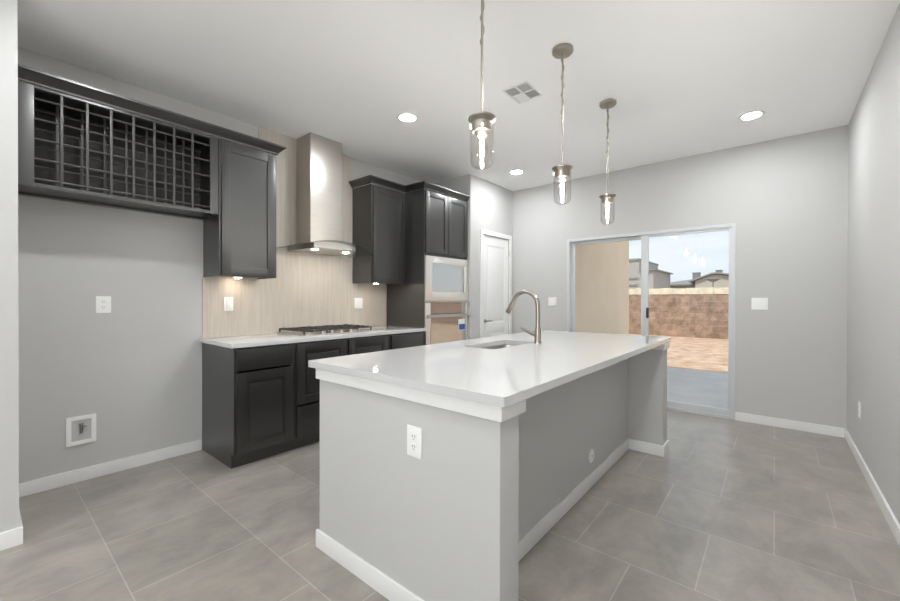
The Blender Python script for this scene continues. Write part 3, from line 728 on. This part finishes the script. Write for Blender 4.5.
m = MB().tube([(fx, fy_+.018, fz+.062), (fx-.005, fy_+.055, fz+.072), (fx-.012, fy_+.110, fz+.098), (fx-.014, fy_+.125, fz+.105)], [.016, .0125, .0095, .008], 14)
obj('lever', m, NICKEL, t)

# island outlets
plate('power_outlet', 'white double outlet on the near end panel of the island', 'outlet', (XI, 1.079, .681), 'X-', w=.078)
t = thing('blank_cover', (2.62, YK, .155), 'round white cover plate low on the island knee wall', 'cover plate')
obj('cover_disc', MB().lathe([(.042, -.007), (.046, -.004), (.046, 0)], (2.60, YK, .197), 28, 'Y'), PLASTIC, t)
obj('center_screw', MB().lathe([(.006, -.0085), (.006, -.0065)], (2.60, YK, .197), 12, 'Y'), CHROME, t)

# ------------------------------------------------------------------ pendants
PY = 1.028
def make_pendant(x):
    t = thing('pendant_light', (x, PY, ZC), None, 'pendant light', 'glass pendants over the island')
    obj('canopy', MB().lathe([(.010, ZC-.030), (.058, ZC-.026), (.064, ZC-.018), (.064, ZC-.0005)], (x, PY, 0), 32), NICKEL, t)
    obj('rod', MB().tube([(x, PY, 2.060), (x, PY, ZC-.028)], .0062, 12), NICKEL, t)
    pts = [(x+.0085*math.cos(k*.55), PY+.0085*math.sin(k*.55), ZC-.030-k*.0095) for k in range(42)]
    obj('cord', MB().tube(pts, .0030, 6), NICKEL, t)
    obj('cap', MB().lathe([(.008, 2.066), (.058, 2.062), (.064, 2.057), (.063, 2.051), (.047, 2.034), (.042, 1.996), (.018, 1.992)], (x, PY, 0), 32), NICKEL, t)
    prof = [(.0515, 2.034), (.0535, 2.024), (.0535, 1.872), (.049, 1.847), (.034, 1.834), (.006, 1.831), (.006, 1.834), (.033, 1.837), (.047, 1.850), (.0508, 1.873), (.0508, 2.024), (.049, 2.034)]
    obj('glass_shade', MB().lathe(prof, (x, PY, 0), 36, closed=True), PGLASS, t)
    obj('socket', MB().lathe([(.019, 1.994), (.019, 1.976), (.014, 1.972)], (x, PY, 0), 20), PLASTIC, t)
    b_ = obj('bulb', MB().lathe([(.012, 1.974), (.019, 1.958), (.027, 1.930), (.027, 1.905), (.018, 1.875), (.004, 1.862)], (x, PY, 0), 24), PGLASS, t)
    obj('filament', MB().lathe([(.003, 1.962), (.0075, 1.955), (.0075, 1.885), (.003, 1.876)], (x, PY, 0), 12), FROST, b_)
    return t
p0 = make_pendant(1.465)
pend = [p0]
for x in (2.338, 3.196):
    c_ = copy_tree(p0); c_.location.x = x; pend.append(c_)
for o, l in zip(pend, ('nearest and largest-looking clear glass pendant light over the island, closest to the range hood side', 'middle clear glass pendant light over the island near the faucet', 'farthest clear glass pendant light over the island, nearest the patio door')):
    o['label'] = l

# ------------------------------------------------------------------ recessed downlights
def make_can(x, y):
    t = thing('recessed_downlight', (x, y, ZC), None, 'ceiling light', 'recessed downlights')
    obj('trim_ring', MB().lathe([(.066, -.004), (.088, -.004), (.092, -.0005), (.066, -.0005)], (x, y, ZC), 40, closed=True), PLASTIC, t)
    obj('lit_lens', MB().lathe([(.0655, -.0035), (.0655, -.001)], (x, y, ZC), 32), LENS, t)
    return t
c0_ = make_can(2.367, 2.441)
spots = [(4.233, 2.453, 'lit white recessed ceiling downlight by the pantry corner'), (4.197, .162, 'lit white recessed ceiling downlight between the patio door and right wall'),
         (2.367, .162, 'lit white recessed ceiling downlight above the aisle right of the island'), (.52, 2.441, 'lit white recessed ceiling downlight in front of the fridge space'), (.52, .162, 'lit white recessed ceiling downlight near the right wall before the island'), (-1.33, 2.0, 'lit white recessed ceiling downlight over the living area'), (-1.33, .3, 'lit white recessed ceiling downlight over the living area'),
         (-3.2, 2.0, 'lit white recessed ceiling downlight over the living area'), (-3.2, .3, 'lit white recessed ceiling downlight over the living area')]
c0_['label'] = 'lit white recessed ceiling downlight nearest the range hood'
for x, y, l in spots:
    o = copy_tree(c0_); o.location.x = x; o.location.y = y; o['label'] = l
    if x < 0: o['group'] = 'downlights added for fill over the living area'  # unseen living-area downlights, added to brighten the room
# globe lamps added behind the camera as fill light
def make_fill_globe(x, y):
    t = thing('fill_globe', (x, y, 0), 'opal globe lamp added for fill light behind the viewpoint', 'lamp', 'added fill globes')
    obj('base', MB().lathe([(.16, 0), (.16, .015), (.02, .025)], (x, y, 0), 28), NICKEL, t)
    obj('pole', MB().tube([(x, y, .022), (x, y, .93)], .012, 10), NICKEL, t)
    obj('globe', MB().lathe([(.24*math.sin(math.pi*k/16)+.001, 1.16-.24*math.cos(math.pi*k/16)) for k in range(17)], (x, y, 0), 32), GLOBE, t)
    return t
g0 = make_fill_globe(-2.3, .05)
g1 = copy_tree(g0); g1.location = (-3.9, .1, 0)

# ------------------------------------------------------------------ ceiling air vent
vx, vy = 2.635, 1.475; hx_, hy_ = .125, .105
t = thing('ceiling_vent', (vx, vy, ZC), 'white square four-way air vent in the ceiling beside the pendants', 'vent')
m = MB().box(vx-hx_, vy-hy_, ZC-.006, vx+hx_, vy-hy_+.012, ZC-.0005).box(vx-hx_, vy+hy_-.012, ZC-.006, vx+hx_, vy+hy_, ZC-.0005).box(vx-hx_, vy-hy_+.012, ZC-.006, vx-hx_+.012, vy+hy_-.012, ZC-.0005).box(vx+hx_-.012, vy-hy_+.012, ZC-.006, vx+hx_, vy+hy_-.012, ZC-.0005)
m.box(vx-.006, vy-hy_+.012, ZC-.006, vx+.006, vy+hy_-.012, ZC-.0005).box(vx-hx_+.012, vy-.006, ZC-.006, vx-.006, vy+.006, ZC-.0005).box(vx+.006, vy-.006, ZC-.006, vx+hx_-.012, vy+.006, ZC-.0005)
obj('vent_frame', m, TRIM, t, smooth=False)
def louvers(qx, qy, along, lean, m_):
    m = MB(); x0, x1 = (vx-hx_+.012, vx-.006) if qx < 0 else (vx+.006, vx+hx_-.012); y0, y1 = (vy-hy_+.012, vy-.006) if qy < 0 else (vy+.006, vy+hy_-.012)
    n = 6
    for k in range(n):
        if along == 'Y':
            a = x0+(x1-x0)*(k+.2)/n; m.prism([(a, y0, ZC-.005), (a+.002, y0, ZC-.005), (a+.002+lean, y0, ZC-.001), (a+lean, y0, ZC-.001)], (0, y1-y0, 0))
        else:
            a = y0+(y1-y0)*(k+.2)/n; m.prism([(x0, a, ZC-.005), (x0, a+.002, ZC-.005), (x0, a+.002+lean, ZC-.001), (x0, a+lean, ZC-.001)], (x1-x0, 0, 0))
    obj('louvers', m, m_, t, smooth=False)
louvers(-1, 1, 'Y', .008, VENTSHADE); louvers(1, 1, 'X', -.013, TRIM); louvers(1, -1, 'Y', .008, VENTSHADE); louvers(-1, -1, 'X', .008, VENTSHADE)  # three quadrants in painted shade, the one facing the view stays white
obj('duct_opening', B(vx-hx_+.013, vy-hy_+.013, ZC-.0009, vx+hx_-.013, vy+hy_-.013, ZC-.0003), mat('duct_grey', (.42, .42, .42), .8), t, smooth=False)
